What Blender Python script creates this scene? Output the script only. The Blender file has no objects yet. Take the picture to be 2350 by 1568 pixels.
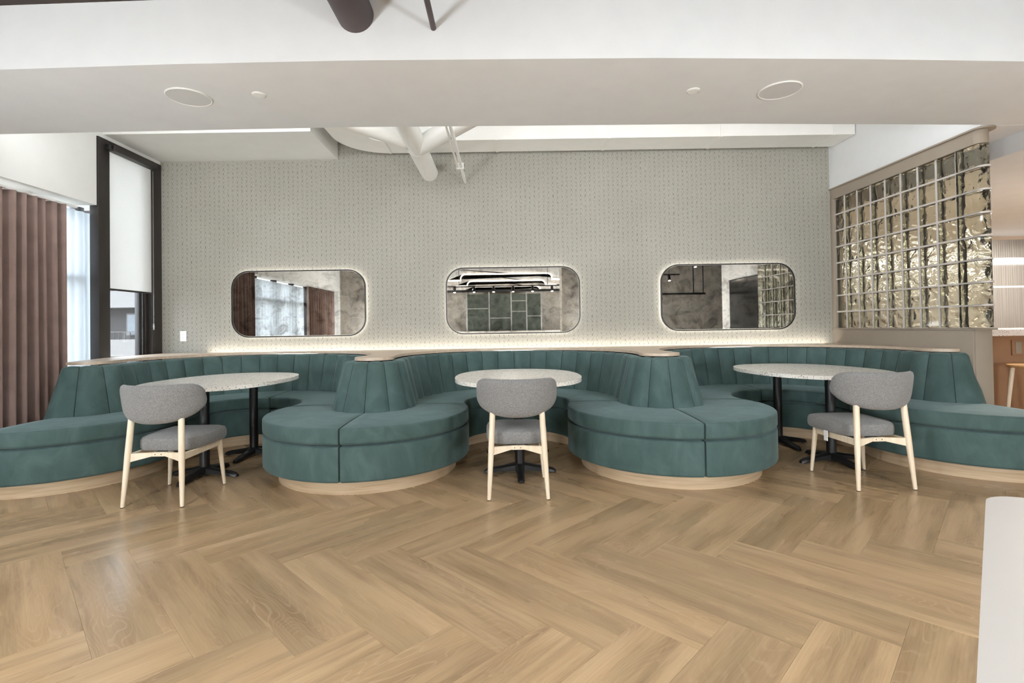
import bpy, bmesh, math, random
from math import sin, cos, pi, radians, sqrt, atan2
from mathutils import Vector, Matrix
random.seed(7)
S = bpy.context.scene
COL = S.collection

# ------------------------------------------------------------------ camera
FPX = 1160.0
cam = bpy.data.cameras.new('camera'); camo = bpy.data.objects.new('camera', cam); COL.objects.link(camo)
cam.sensor_fit = 'HORIZONTAL'; cam.sensor_width = 36.0; cam.lens = 36.0 * FPX / 2350
cam.shift_x = (1175 - 1155) / 2350; cam.shift_y = -(784 - 736) / 2350
cam.clip_start = 0.05; cam.clip_end = 300
_p, _r = radians(0.75), radians(0.88)
_f = Vector((0, cos(_p), sin(_p))); _u = Vector((0, -sin(_p), cos(_p))); _x = Vector((1, 0, 0))
_x2 = _x * cos(_r) - _u * sin(_r); _u2 = _x * sin(_r) + _u * cos(_r)
M = Matrix((_x2, _u2, -_f)).transposed().to_4x4(); M.translation = Vector((-0.115, -5.92, 1.16))
camo.matrix_world = M
S.camera = camo

# ------------------------------------------------------------------ world, exposure
W = bpy.data.worlds.new('sky'); S.world = W; W.use_nodes = True
wn = W.node_tree.nodes; wl = W.node_tree.links
bg = wn['Background']; bg.inputs[0].default_value = (0.78, 0.89, 1.0, 1); bg.inputs[1].default_value = 10.5
S.view_settings.view_transform = 'Standard'; S.view_settings.look = 'None'
S.view_settings.gamma = 1.0; S.view_settings.use_curve_mapping = False
S.view_settings.exposure = 0.10
cy_ = S.cycles
cy_.max_bounces = 6; cy_.diffuse_bounces = 3; cy_.glossy_bounces = 4; cy_.transmission_bounces = 5; cy_.transparent_max_bounces = 8
cy_.caustics_reflective = False; cy_.caustics_refractive = False; cy_.use_adaptive_sampling = True; cy_.adaptive_threshold = 0.1; cy_.adaptive_min_samples = 16; cy_.sample_clamp_indirect = 6.0
sun = bpy.data.lights.new('sun', 'SUN'); sun.energy = 4.0; sun.angle = radians(1.0); sun.color = (1.0, 0.96, 0.9)
suno = bpy.data.objects.new('sun', sun); COL.objects.link(suno); suno.location = (10, -20, 25); suno.rotation_euler = Vector((-0.35, 0.45, -0.9)).to_track_quat('-Z', 'Y').to_euler()
K_CEIL = 23.0      # watts of each added ceiling fill light
WARM = (0.95, 0.975, 1.0)

def hx(h):
    h = h.lstrip('#'); c = [int(h[i:i + 2], 16) / 255 for i in (0, 2, 4)]
    return tuple(x / 12.92 if x <= 0.04045 else ((x + 0.055) / 1.055) ** 2.4 for x in c) + (1.0,)

# ------------------------------------------------------------------ materials
class NT:
    def __init__(s, name):
        s.m = bpy.data.materials.new(name); s.m.use_nodes = True
        s.t = s.m.node_tree; s.b = s.t.nodes['Principled BSDF']; s.out = s.t.nodes['Material Output']
    def n(s, kind, **kw):
        nd = s.t.nodes.new(kind)
        for k, v in kw.items():
            if k.startswith('i_'):
                nd.inputs[int(k[2:]) if k[2:].isdigit() else k[2:].replace('_', ' ')].default_value = v
            else: setattr(nd, k, v)
        return nd
    def l(s, a, b): s.t.links.new(a, b)
    def math(s, op, a, b=None, c=None, clamp=False):
        nd = s.n('ShaderNodeMath', operation=op); nd.use_clamp = clamp
        for i, v in enumerate((a, b, c)):
            if v is None: continue
            if isinstance(v, (int, float)): nd.inputs[i].default_value = v
            else: s.l(v, nd.inputs[i])
        return nd.outputs[0]
    def mix(s, fac, a, b, mode='MIX'):
        nd = s.n('ShaderNodeMix', data_type='RGBA', blend_type=mode)
        for i, v in ((0, fac), (6, a), (7, b)):
            if isinstance(v, (int, float)): nd.inputs[i].default_value = v
            elif isinstance(v, tuple): nd.inputs[i].default_value = v
            else: s.l(v, nd.inputs[i])
        return nd.outputs[2]
    def noise(s, vec, scale, detail=2, rough=0.5, dist=0):
        nd = s.n('ShaderNodeTexNoise'); nd.inputs['Scale'].default_value = scale; nd.inputs['Detail'].default_value = detail
        nd.inputs['Roughness'].default_value = rough; nd.inputs['Distortion'].default_value = dist
        if vec is not None: s.l(vec, nd.inputs['Vector'])
        return nd
    def ramp(s, fac, stops):
        nd = s.n('ShaderNodeValToRGB'); e = nd.color_ramp.elements
        while len(e) < len(stops): e.new(0.5)
        for el, (p, c) in zip(e, stops):
            el.position = p; el.color = c if isinstance(c, tuple) else (c, c, c, 1)
        s.l(fac, nd.inputs[0]); return nd.outputs[0]
    def obj(s): return s.n('ShaderNodeTexCoord').outputs['Object']
    def mapv(s, vec, scale=(1, 1, 1), loc=(0, 0, 0), rot=(0, 0, 0)):
        nd = s.n('ShaderNodeMapping'); nd.inputs['Scale'].default_value = scale
        nd.inputs['Location'].default_value = loc; nd.inputs['Rotation'].default_value = rot
        s.l(vec, nd.inputs['Vector']); return nd.outputs[0]
    def bump(s, h, strength=0.3, dist=0.01):
        nd = s.n('ShaderNodeBump'); nd.inputs['Strength'].default_value = strength; nd.inputs['Distance'].default_value = dist
        s.l(h, nd.inputs['Height']); s.l(nd.outputs[0], s.b.inputs['Normal'])
    def set(s, **kw):
        for k, v in kw.items():
            s.b.inputs[k.replace('_', ' ')].default_value = v
        return s

MATS = {}
def plain(name, col, rough=0.5, metal=0.0, spec=0.5, noise=0.03, nscale=6.0, bump=0.0, bscale=200):
    t = NT(name); t.set(Roughness=rough, Metallic=metal); t.b.inputs['Specular IOR Level'].default_value = spec
    c = hx(col) if isinstance(col, str) else col
    o = t.obj()
    nz = t.noise(o, nscale, 3)
    lo = tuple(x * (1 - noise * 2) for x in c[:3]) + (1,); hi = tuple(min(1, x * (1 + noise * 2)) for x in c[:3]) + (1,)
    t.l(t.ramp(nz.outputs[0], [(0.3, lo), (0.7, hi)]), t.b.inputs['Base Color'])
    if bump:
        t.bump(t.noise(o, bscale, 2).outputs[0], bump, 0.002)
    MATS[name] = t.m; return t.m

def emit(name, col, strength):
    t = NT(name); t.b.inputs['Base Color'].default_value = (0, 0, 0, 1)
    t.b.inputs['Emission Color'].default_value = col; t.b.inputs['Emission Strength'].default_value = strength
    MATS[name] = t.m; return t.m

def m_plank():
    t = NT('oak_plank'); o = t.obj()
    oi = t.n('ShaderNodeObjectInfo'); rnd = oi.outputs['Random']
    comb = t.n('ShaderNodeCombineXYZ')
    t.l(t.math('MULTIPLY', rnd, 37.0), comb.inputs[0]); t.l(t.math('MULTIPLY', rnd, 91.0), comb.inputs[1]); t.l(t.math('MULTIPLY', rnd, 13.0), comb.inputs[2])
    add = t.n('ShaderNodeVectorMath', operation='ADD'); t.l(o, add.inputs[0]); t.l(comb.outputs[0], add.inputs[1])
    v = add.outputs[0]
    broad = t.noise(t.mapv(v, (0.9, 5.0, 1)), 1.0, 3, 0.5, 0.15).outputs[0]
    streak = t.noise(t.mapv(v, (1.1, 13.0, 1)), 1.0, 6, 0.66, 0.1).outputs[0]
    fine = t.noise(t.mapv(v, (4.0, 150.0, 1)), 1.0, 3, 0.6).outputs[0]
    # cathedral growth rings: contour lines of a stretched noise field
    sv = t.n('ShaderNodeSeparateXYZ'); t.l(v, sv.inputs[0])
    field = t.noise(t.mapv(v, (1.1, 4.2, 1)), 1.0, 2, 0.45, 0.3).outputs[0]
    ringv = t.math('FRACT', t.math('MULTIPLY_ADD', field, 30.0, t.math('MULTIPLY', sv.outputs[1], 45.0)))
    ringd = t.math('ABSOLUTE', t.math('SUBTRACT', ringv, 0.5))
    base = t.ramp(broad, [(0.30, hx('#98805F')), (0.5, hx('#B0936E')), (0.7, hx('#C0A37E'))])
    dark = t.ramp(streak, [(0.46, (0, 0, 0, 1)), (0.74, (1, 1, 1, 1))])
    base = t.mix(t.math('MULTIPLY', dark, 0.85), base, hx('#745B40'))
    ring = t.ramp(ringd, [(0.03, 1.0), (0.15, 0.0)])
    msk = t.ramp(t.noise(t.mapv(v, (0.8, 4.5, 1)), 1.3, 1).outputs[0], [(0.46, 0.0), (0.72, 1.0)])
    ringf = t.math('MULTIPLY', ring, msk)
    base = t.mix(t.math('MULTIPLY', ringf, 0.38), base, hx('#D9BE9A'))
    base = t.mix(t.math('MULTIPLY', msk, 0.38), base, hx('#967656'))
    fl = t.ramp(fine, [(0.35, 0.0), (0.65, 1.0)])
    base = t.mix(0.12, base, t.mix(fl, hx('#9B7B58'), hx('#D8BC97')))
    tint = t.n('ShaderNodeHueSaturation'); t.l(base, tint.inputs['Color'])
    t.l(t.math('MULTIPLY_ADD', rnd, 0.16, 0.94), tint.inputs['Value'])
    t.l(tint.outputs[0], t.b.inputs['Base Color'])
    t.l(t.math('MULTIPLY_ADD', broad, 0.16, 0.20), t.b.inputs['Roughness'])
    t.b.inputs['Specular IOR Level'].default_value = 0.5
    t.bump(broad, 0.04, 0.002)
    MATS['plank'] = t.m

def m_wood(name, c1, c2, rough=0.45, axis='X', scale=1.0, pick=0.5):
    t = NT(name); o = t.obj()
    sc = {'P': (3, 3, 55), 'X': (2, 40, 40), 'Y': (40, 2, 40), 'Z': (40, 40, 2)}[axis]
    nz = t.noise(t.mapv(o, tuple(x * scale for x in sc)), 1.0, 3, 0.55, 0.6)
    t.l(t.ramp(nz.outputs[0], [(0.30, hx(c1)), (0.68, hx(c2))]), t.b.inputs['Base Color'])
    t.set(Roughness=rough); t.b.inputs['Specular IOR Level'].default_value = pick
    MATS[name] = t.m

def m_velvet():
    t = NT('teal_velvet'); o = t.obj()
    nz = t.noise(t.mapv(o, (1, 1, 0.55)), 6.5, 4, 0.6, 0.8).outputs[0]; n2 = t.noise(o, 420, 1).outputs[0]
    c = t.ramp(nz, [(0.28, hx('#374D49')), (0.5, hx('#435855')), (0.78, hx('#546966'))])
    c = t.mix(0.18, c, t.mix(n2, hx('#334544'), hx('#667877')))
    t.l(c, t.b.inputs['Base Color']); t.set(Roughness=0.75)
    t.b.inputs['Specular IOR Level'].default_value = 0.25
    t.b.inputs['Sheen Weight'].default_value = 0.42; t.b.inputs['Sheen Roughness'].default_value = 0.35
    t.b.inputs['Sheen Tint'].default_value = hx('#AEC0C2')
    t.bump(n2, 0.06, 0.002)
    MATS['velvet'] = t.m

def m_fabric():
    t = NT('heather_grey_fabric'); o = t.obj()
    n1 = t.noise(t.mapv(o, (1, 1, 2.2)), 320, 2, 0.7).outputs[0]; n2 = t.noise(o, 90, 2, 0.6).outputs[0]
    c = t.ramp(n1, [(0.34, hx('#4A4A4B')), (0.5, hx('#7E7C7B')), (0.66, hx('#B3B0AC'))])
    c = t.mix(t.math('MULTIPLY', n2, 0.35), c, hx('#6A6867'))
    t.l(c, t.b.inputs['Base Color']); t.set(Roughness=0.9); t.b.inputs['Specular IOR Level'].default_value = 0.2
    t.b.inputs['Sheen Weight'].default_value = 0.2
    t.bump(n1, 0.4, 0.002); MATS['fabric'] = t.m

def m_wallpaper():
    t = NT('chevron_wallpaper'); o = t.obj()
    sx = t.n('ShaderNodeSeparateXYZ'); 
    wob = t.noise(o, 5.0, 3).outputs['Color']
    wsep = t.n('ShaderNodeSeparateXYZ'); t.l(wob, wsep.inputs[0])
    t.l(o, sx.inputs[0])
    H = 0.0545
    x = t.math('ADD', sx.outputs[0], t.math('MULTIPLY_ADD', wsep.outputs[0], 0.012, -0.006))
    x = t.math('ADD', x, 50.0 * H)
    z = t.math('ADD', sx.outputs[2], t.math('MULTIPLY_ADD', wsep.outputs[1], 0.10, -0.05))
    w2 = t.noise(o, 26, 1).outputs[0]; z = t.math('ADD', z, t.math('MULTIPLY_ADD', w2, 0.03, -0.015))
    tri = t.math('PINGPONG', x, H)
    ph = t.math('DIVIDE', t.math('MULTIPLY_ADD', tri, 3.25, z), H)
    fr = t.math('FRACT', t.math('ADD', ph, 40.0))
    d = t.math('ABSOLUTE', t.math('SUBTRACT', fr, 0.5))
    line = t.math('MULTIPLY', t.ramp(d, [(0.06, 1.0), (0.19, 0.0)]), t.math('MULTIPLY_ADD', t.math('ABSOLUTE', t.math('MULTIPLY_ADD', tri, 2.0 / H, -1.0)), 0.6, 0.4))
    fr2 = t.math('FRACT', t.math('ADD', ph, 40.36)); d2 = t.math('ABSOLUTE', t.math('SUBTRACT', fr2, 0.5))
    line2 = t.math('MULTIPLY', t.ramp(d2, [(0.02, 1.0), (0.10, 0.0)]), 0.22)
    brk = t.ramp(t.noise(o, 55, 2).outputs[0], [(0.36, 0.25), (0.6, 1.0)])
    ln = t.math('MULTIPLY', t.math('MAXIMUM', line, line2), brk)
    # dots at the apexes
    near = t.math('MINIMUM', tri, t.math('SUBTRACT', H, tri))
    dot = t.math('MULTIPLY', t.ramp(t.math('DIVIDE', near, H), [(0.06, 1.0), (0.19, 0.0)]), t.ramp(d, [(0.06, 1.0), (0.22, 0.0)]))
    dot = t.math('MULTIPLY', dot, t.ramp(t.noise(o, 24, 1).outputs[0], [(0.38, 0.35), (0.6, 1.0)]))
    fac = t.math('MAXIMUM', t.math('MULTIPLY', ln, 0.85), t.math('MULTIPLY', dot, 0.8), clamp=True)
    ground = t.ramp(t.noise(o, 1.3, 3).outputs[0], [(0.3, hx('#A19D93')), (0.7, hx('#A9A59B'))])
    t.l(t.mix(fac, ground, hx('#3C3935')), t.b.inputs['Base Color'])
    t.set(Roughness=0.75); t.b.inputs['Specular IOR Level'].default_value = 0.2
    t.bump(fac, 0.15, 0.001); MATS['wallpaper'] = t.m

def m_terrazzo(name='terrazzo', ground='#EAE6DE', scale=85, amount=0.45):
    t = NT(name); o = t.obj()
    wob = t.noise(o, 60, 2).outputs['Color']
    mixv = t.n('ShaderNodeMix', data_type='VECTOR'); mixv.inputs[0].default_value = 0.02
    t.l(o, mixv.inputs[4]); t.l(wob, mixv.inputs[5])
    v = t.n('ShaderNodeTexVoronoi'); v.inputs['Scale'].default_value = scale; t.l(mixv.outputs[1], v.inputs['Vector'])
    sep = t.n('ShaderNodeSeparateColor'); t.l(v.outputs['Color'], sep.inputs[0])
    chip = t.math('MULTIPLY', t.ramp(v.outputs['Distance'], [(0.34, 1.0), (0.46, 0.0)]), t.ramp(sep.outputs[0], [(amount, 0.0), (amount + 0.04, 1.0)]))
    cc = t.ramp(sep.outputs[1], [(0.0, hx('#8E8A86')), (0.25, hx('#B8B0A4')), (0.5, hx('#A5A4A2')), (0.72, hx('#CBBFAE')), (0.92, hx('#827E7A')), (1.0, hx('#BDB4AC'))])
    t.l(t.mix(chip, hx(ground), cc), t.b.inputs['Base Color'])
    t.set(Roughness=0.22); MATS[name] = t.m

def m_mirror():
    t = NT('antique_mirror'); o = t.obj()
    n1 = t.noise(o, 7.5, 6, 0.7, 0.5).outputs[0]; n2 = t.noise(o, 75, 4, 0.75).outputs[0]
    t.set(Metallic=1.0, Roughness=0.012)
    c = t.ramp(n1, [(0.30, hx('#8E8882')), (0.52, hx('#D6D4CE')), (0.75, hx('#A79E95'))])
    sp = t.ramp(t.math('MULTIPLY', n2, t.ramp(n1, [(0.4, 0.6), (0.7, 1.15)])), [(0.60, 0.0), (0.70, 1.0)])
    c = t.mix(t.math('MULTIPLY', sp, 0.55), c, hx('#4A423C'))
    t.l(c, t.b.inputs['Base Color'])
    t.l(t.ramp(sp, [(0.0, 0.012), (1.0, 0.08)]), t.b.inputs['Roughness'])
    MATS['mirror'] = t.m

def m_glassblock():
    t = NT('wavy_block_glass'); o = t.obj()
    oi = t.n('ShaderNodeObjectInfo')
    comb = t.n('ShaderNodeCombineXYZ'); t.l(t.math('MULTIPLY', oi.outputs['Random'], 3.0), comb.inputs[2])
    add = t.n('ShaderNodeVectorMath', operation='ADD'); t.l(o, add.inputs[0]); t.l(comb.outputs[0], add.inputs[1])
    nz = t.noise(add.outputs[0], 9, 2, 0.4, 0.7).outputs[0]
    t.b.inputs['Base Color'].default_value = hx('#E8E8D4')
    t.set(Roughness=0.02, IOR=1.16); t.b.inputs['Coat Weight'].default_value = 1.0; t.b.inputs['Coat Roughness'].default_value = 0.04; t.b.inputs['Transmission Weight'].default_value = 1.0
    t.bump(nz, 1.0, 0.035); MATS['block_glass'] = t.m

def m_clear(name, col=(1, 1, 1, 1)):
    t = NT(name); tr = t.n('ShaderNodeBsdfTransparent'); gl = t.n('ShaderNodeBsdfGlossy'); mx = t.n('ShaderNodeMixShader')
    tr.inputs[0].default_value = col; gl.inputs['Roughness'].default_value = 0.02; mx.inputs[0].default_value = 0.07
    t.l(tr.outputs[0], mx.inputs[1]); t.l(gl.outputs[0], mx.inputs[2]); t.l(mx.outputs[0], t.out.inputs[0]); MATS[name] = t.m

def m_translucent(name, col, trans=0.6, clear=0.0):
    t = NT(name); df = t.n('ShaderNodeBsdfDiffuse'); tl = t.n('ShaderNodeBsdfTranslucent'); mx = t.n('ShaderNodeMixShader')
    nz = t.noise(t.mapv(t.obj(), (1, 1, 1)), 260, 1).outputs[0]
    c = t.ramp(nz, [(0.3, tuple(x * 0.94 for x in hx(col)[:3]) + (1,)), (0.7, hx(col))])
    t.l(c, df.inputs[0]); t.l(c, tl.inputs[0]); mx.inputs[0].default_value = trans
    t.l(df.outputs[0], mx.inputs[1]); t.l(tl.outputs[0], mx.inputs[2])
    o = mx.outputs[0]
    if clear:
        tr = t.n('ShaderNodeBsdfTransparent'); m2 = t.n('ShaderNodeMixShader'); m2.inputs[0].default_value = clear
        t.l(o, m2.inputs[1]); t.l(tr.outputs[0], m2.inputs[2]); o = m2.outputs[0]
    t.l(o, t.out.inputs[0]); MATS[name] = t.m

def m_ribbed_metal():
    t = NT('ribbed_steel'); o = t.obj()
    t.set(Metallic=1.0, Roughness=0.3)
    nz = t.noise(t.mapv(o, (60, 60, 0.8)), 1.0, 2).outputs[0]
    t.l(t.ramp(nz, [(0.3, hx('#B4B0AC')), (0.7, hx('#D2CECA'))]), t.b.inputs['Base Color'])
    t.b.inputs['Anisotropic'].default_value = 0.6
    t.bump(nz, 0.12, 0.01); MATS['ribbed'] = t.m

m_plank(); m_velvet(); m_fabric(); m_wallpaper(); m_terrazzo(); m_mirror(); m_glassblock(); m_ribbed_metal()
m_terrazzo('bar_terrazzo', '#E6DCD5', 80, 0.66)
m_clear('pane_glass'); m_translucent('blind_cloth', '#F0EFEC', 0.36); m_translucent('sheer_cloth', '#DFE3E6', 0.55, 0.15)
m_wood('beech', '#DCC8AC', '#EADBC4', 0.4, 'Z'); m_wood('oak_trim', '#A98B69', '#C3A582', 0.42, 'X'); m_wood('oak_ledge', '#B8A28C', '#CDBAA5', 0.36, 'X'); m_wood('oak_plinth', '#B39878', '#CBB293', 0.42, 'P')
m_wood('stool_wood', '#B98C5A', '#D0A673', 0.42, 'X')
plain('white_wall', '#E4E3DF', 0.85, spec=0.2, noise=0.008); plain('white_soffit', '#E8E8E8', 0.85, spec=0.2, noise=0.008)
plain('white_duct', '#F1EFEA', 0.6, spec=0.3, noise=0.01); plain('white_plastic', '#F4F3F0', 0.4, noise=0.01)
plain('grille_white', '#DAD9D8', 0.7, noise=0.01, bump=0.3, bscale=700)
plain('black_frame', '#2B2624', 0.38, noise=0.06); plain('black_iron', '#141314', 0.42, noise=0.06, bump=0.08, bscale=300)
plain('black_metal', '#171616', 0.35, noise=0.04); plain('dark_ceiling', '#3A302B', 0.8, noise=0.06); plain('dark_pipe', '#51484A', 0.62, noise=0.08, nscale=4)
plain('taupe', '#988C7E', 0.6, noise=0.01); plain('grout', '#C9C2BB', 0.6, noise=0.02); plain('bar_front', '#9A7557', 0.65, noise=0.02)
plain('curtain', '#86726A', 0.9, spec=0.15, noise=0.05, bump=0.2, bscale=500); plain('concrete', '#A9A39A', 0.85, noise=0.12, nscale=3)
plain('marble', '#CFCCC8', 0.35, noise=0.08, nscale=2.5); plain('peach_wall', '#D8C4B0', 0.7, noise=0.01)
plain('facade_grey', '#3A3736', 0.9, noise=0.03); plain('facade_white', '#5E5C5A', 0.9, noise=0.02); plain('facade_glass', '#4A5056', 0.15, noise=0.05)
plain('pavement', '#8E8A83', 0.9, noise=0.05); plain('plywood', '#C9AE8A', 0.7, noise=0.04); plain('chrome', '#C8C8C8', 0.2, metal=1.0, noise=0.02)
plain('white_laminate', '#B9B5B0', 0.35, noise=0.006); plain('smoked', '#4B4F48', 0.12, noise=0.15, nscale=5); plain('screen_black', '#0B0C0C', 0.12, noise=0.02)
plain('brown_door', '#6A4636', 0.5, noise=0.05); plain('rubber', '#1D1B1A', 0.8); plain('steel_bar', '#A9A7A3', 0.35, metal=0.6, noise=0.03)
emit('led_warm', (1.0, 0.95, 0.86, 1), 24.0); emit('led_mirror', (1.0, 0.96, 0.89, 1), 18.0); emit('neon', (1.0, 0.92, 0.82, 1), 9.0)
emit('fill_globe', (0.86, 0.94, 1.0, 1), 205.0); emit('lamp_face', (1.0, 0.93, 0.83, 1), 14.0); emit('cove_led', (0.95, 0.98, 1.0, 1), 30.0); emit('band_glow', (1.0, 0.95, 0.9, 1), 3.0)

for _k in ('lamp_face', 'neon'): MATS[_k].cycles.emission_sampling = 'NONE'

# ------------------------------------------------------------------ mesh helpers
def mesh(name, verts, faces, mat, parent=None, smooth=False, loc=None, auto=None):
    me = bpy.data.meshes.new(name); me.from_pydata([tuple(v) for v in verts], [], faces); me.update()
    bm = bmesh.new(); bm.from_mesh(me); bmesh.ops.recalc_face_normals(bm, faces=bm.faces); bm.to_mesh(me); bm.free()
    return link(name, me, mat, parent, smooth, loc)
def link(name, me, mat, parent=None, smooth=False, loc=None):
    if isinstance(mat, str): mat = MATS[mat]
    if not me.materials: me.materials.append(mat)
    if smooth:
        for p in me.polygons: p.use_smooth = True
        if smooth == 'auto':
            try: me.set_sharp_from_angle(angle=radians(38))
            except Exception: pass
    o = bpy.data.objects.new(name, me); COL.objects.link(o)
    if parent: o.parent = parent
    if loc: o.location = loc
    return o
def from_bm(name, bm, mat, parent=None, smooth=False, loc=None):
    me = bpy.data.meshes.new(name); bmesh.ops.recalc_face_normals(bm, faces=bm.faces); bm.to_mesh(me); bm.free()
    return link(name, me, mat, parent, smooth, loc)
def bm_box(bm, x0, x1, y0, y1, z0, z1, bev=0.0, seg=2):
    r = bmesh.ops.create_cube(bm, size=1)
    vs = r['verts']
    for v in vs:
        v.co = Vector(((x0 + x1) / 2 + v.co.x * (x1 - x0), (y0 + y1) / 2 + v.co.y * (y1 - y0), (z0 + z1) / 2 + v.co.z * (z1 - z0)))
    if bev:
        es = list({e for v in vs for e in v.link_edges})
        bmesh.ops.bevel(bm, geom=es, offset=bev, segments=seg, profile=0.5, affect='EDGES')
def box(name, x0, x1, y0, y1, z0, z1, mat, parent=None, bev=0.0, seg=2, loc=None):
    bm = bmesh.new(); bm_box(bm, x0, x1, y0, y1, z0, z1, bev, seg)
    return from_bm(name, bm, mat, parent, 'auto' if bev else False, loc)
def bm_tube(bm, pts, radii, n=14, cap=True):
    rings = []
    pts = [Vector(p) for p in pts]
    for i, p in enumerate(pts):
        d = (pts[min(i + 1, len(pts) - 1)] - pts[max(i - 1, 0)]).normalized()
        a = Vector((0, 0, 1)) if abs(d.z) < 0.95 else Vector((0, 1, 0))
        u = d.cross(a).normalized(); v = d.cross(u).normalized()
        r = radii[i] if isinstance(radii, (list, tuple)) else radii
        rings.append([bm.verts.new(p + u * r * cos(2 * pi * k / n) + v * r * sin(2 * pi * k / n)) for k in range(n)])
    for a, b in zip(rings, rings[1:]):
        for k in range(n): bm.faces.new((a[k], a[(k + 1) % n], b[(k + 1) % n], b[k]))
    if cap:
        bm.faces.new(rings[0]); bm.faces.new(list(reversed(rings[-1])))
def tube(name, pts, radii, mat, parent=None, n=14, loc=None):
    bm = bmesh.new(); bm_tube(bm, pts, radii, n); return from_bm(name, bm, mat, parent, 'auto', loc)
def bm_prism(bm, poly, z0, z1):
    a = [bm.verts.new((x, y, z0)) for x, y in poly]; b = [bm.verts.new((x, y, z1)) for x, y in poly]
    n = len(poly)
    f1 = bm.faces.new(list(reversed(a))); f2 = bm.faces.new(b)
    for i in range(n): bm.faces.new((a[i], a[(i + 1) % n], b[(i + 1) % n], b[i]))
    return f1, f2
def prism(name, poly, z0, z1, mat, parent=None, bev=0.0, smooth=False, loc=None):
    bm = bmesh.new(); bm_prism(bm, poly, z0, z1)
    if bev:
        es = [e for e in bm.edges if abs(e.verts[0].co.z - e.verts[1].co.z) < 1e-6]
        bmesh.ops.bevel(bm, geom=es, offset=bev, segments=2, profile=0.5, affect='EDGES')
    for f in list(bm.faces):
        if len(f.verts) > 30: bmesh.ops.triangulate(bm, faces=[f])
    return from_bm(name, bm, mat, parent, 'auto', loc)
def lathe(name, prof, mat, parent=None, n=28, loc=None):
    bm = bmesh.new(); rings = []
    for r, z in prof: rings.append([bm.verts.new((r * cos(2 * pi * k / n), r * sin(2 * pi * k / n), z)) for k in range(n)])
    for a, b in zip(rings, rings[1:]):
        for k in range(n): bm.faces.new((a[k], a[(k + 1) % n], b[(k + 1) % n], b[k]))
    bm.faces.new(rings[0]); bm.faces.new(rings[-1])
    return from_bm(name, bm, mat, parent, 'auto', loc)
def tag(o, label, cat=None, group=None, kind=None):
    o['label'] = label
    if cat: o['category'] = cat
    if group: o['group'] = group
    if kind: o['kind'] = kind
    return o
def empty(name, loc, rz=0):
    o = bpy.data.objects.new(name, None); COL.objects.link(o); o.location = loc; o.rotation_euler = (0, 0, rz); o.empty_display_size = 0.1; return o
def copy_tree(o, parent=None):
    c = o.copy(); COL.objects.link(c); c.parent = parent
    for ch in [x for x in bpy.data.objects if x.parent == o]: copy_tree(ch, c)
    return c
def struct(o, label, cat): return tag(o, label, cat, kind='structure')
def proj(p):
    v = Vector(p) - M.translation; d = v.dot(_f)
    if d < 0.05: return None
    return 1155 + FPX * v.dot(_x2) / d, 736 - FPX * v.dot(_u2) / d

XL, XR, YF = -4.12, 3.74, -11.0       # left wall face, right partition face, far wall (behind the camera)

# ================================================================== SETTING
# ---- floor
fl = box('floor', -4.5, 9.2, YF - 0.2, 2.75, -0.12, -0.008, 'oak_trim'); struct(fl, 'herringbone oak plank floor running under the banquette', 'floor')
PW, PL = 0.2545, 0.2545 * 4
A0, B0 = -2.505 - 3 * PW, 2.54 - 4 * PW
def plank_mesh():
    bm = bmesh.new(); g = 0.0003
    bm_box(bm, -PL / 2 + g, PL / 2 - g, -PW / 2 + g, PW / 2 - g, -0.008, 0.0, 0.0005, 1)
    me = bpy.data.meshes.new('plank'); bm.to_mesh(me); bm.free(); me.materials.append(MATS['plank']); return me
PM = plank_mesh()
c45 = sqrt(0.5)
rest = bmesh.new(); nplank = 0
cands = []
for i in range(-60, 60):
    for j in range(-60, 60):
        m = (j - i) % 8
        if m == 0:      # long along B, cells (i, j..j+3)
            A = A0 + (i + 0.5) * PW; B = B0 + (j + 2) * PW; ang = -pi / 4
        elif m == 4:    # long along A, cells (i-3..i, j)
            A = A0 + (i - 1) * PW; B = B0 + (j + 0.5) * PW; ang = pi / 4
        else: continue
        x = (A + B) * c45; y = (A - B) * c45
        if not (-4.5 < x < 9.2 and YF < y < 2.6): continue
        best = None; vis = False
        for s in (-0.5, -0.25, 0, 0.25, 0.5):
            for q in (-0.5, 0.5):
                px, py = x + cos(ang) * PL * s - sin(ang) * PW * q, y + sin(ang) * PL * s + cos(ang) * PW * q
                if py > -0.75: continue
                r = proj((px, py, 0))
                if r and -25 < r[0] < 2375 and 800 < r[1] < 1590: vis = True
        cands.append((not vis, -y, x, y, ang))
for nv, _, x, y, ang in sorted(cands):
    if not nv and nplank < 296:
        o = bpy.data.objects.new('plank', PM); COL.objects.link(o); o.parent = fl; o.location = (x, y, 0); o.rotation_euler = (0, 0, ang); nplank += 1
    else:
        mtx = Matrix.Translation((x, y, 0)) @ Matrix.Rotation(ang, 4, 'Z')
        g = 0.0008; hs = [(-PL / 2 + g, -PW / 2 + g), (PL / 2 - g, -PW / 2 + g), (PL / 2 - g, PW / 2 - g), (-PL / 2 + g, PW / 2 - g)]
        t4 = [rest.verts.new(mtx @ Vector((a, b, 0))) for a, b in hs]; b4 = [rest.verts.new(mtx @ Vector((a, b, -0.008))) for a, b in hs]
        rest.faces.new(t4); rest.faces.new(b4[::-1])
        for k in range(4): rest.faces.new((b4[k], b4[(k + 1) % 4], t4[(k + 1) % 4], t4[k]))
ro = from_bm('plank_field', rest, 'plank', fl); ro['kind'] = 'stuff'
print('planks', nplank)

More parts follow.
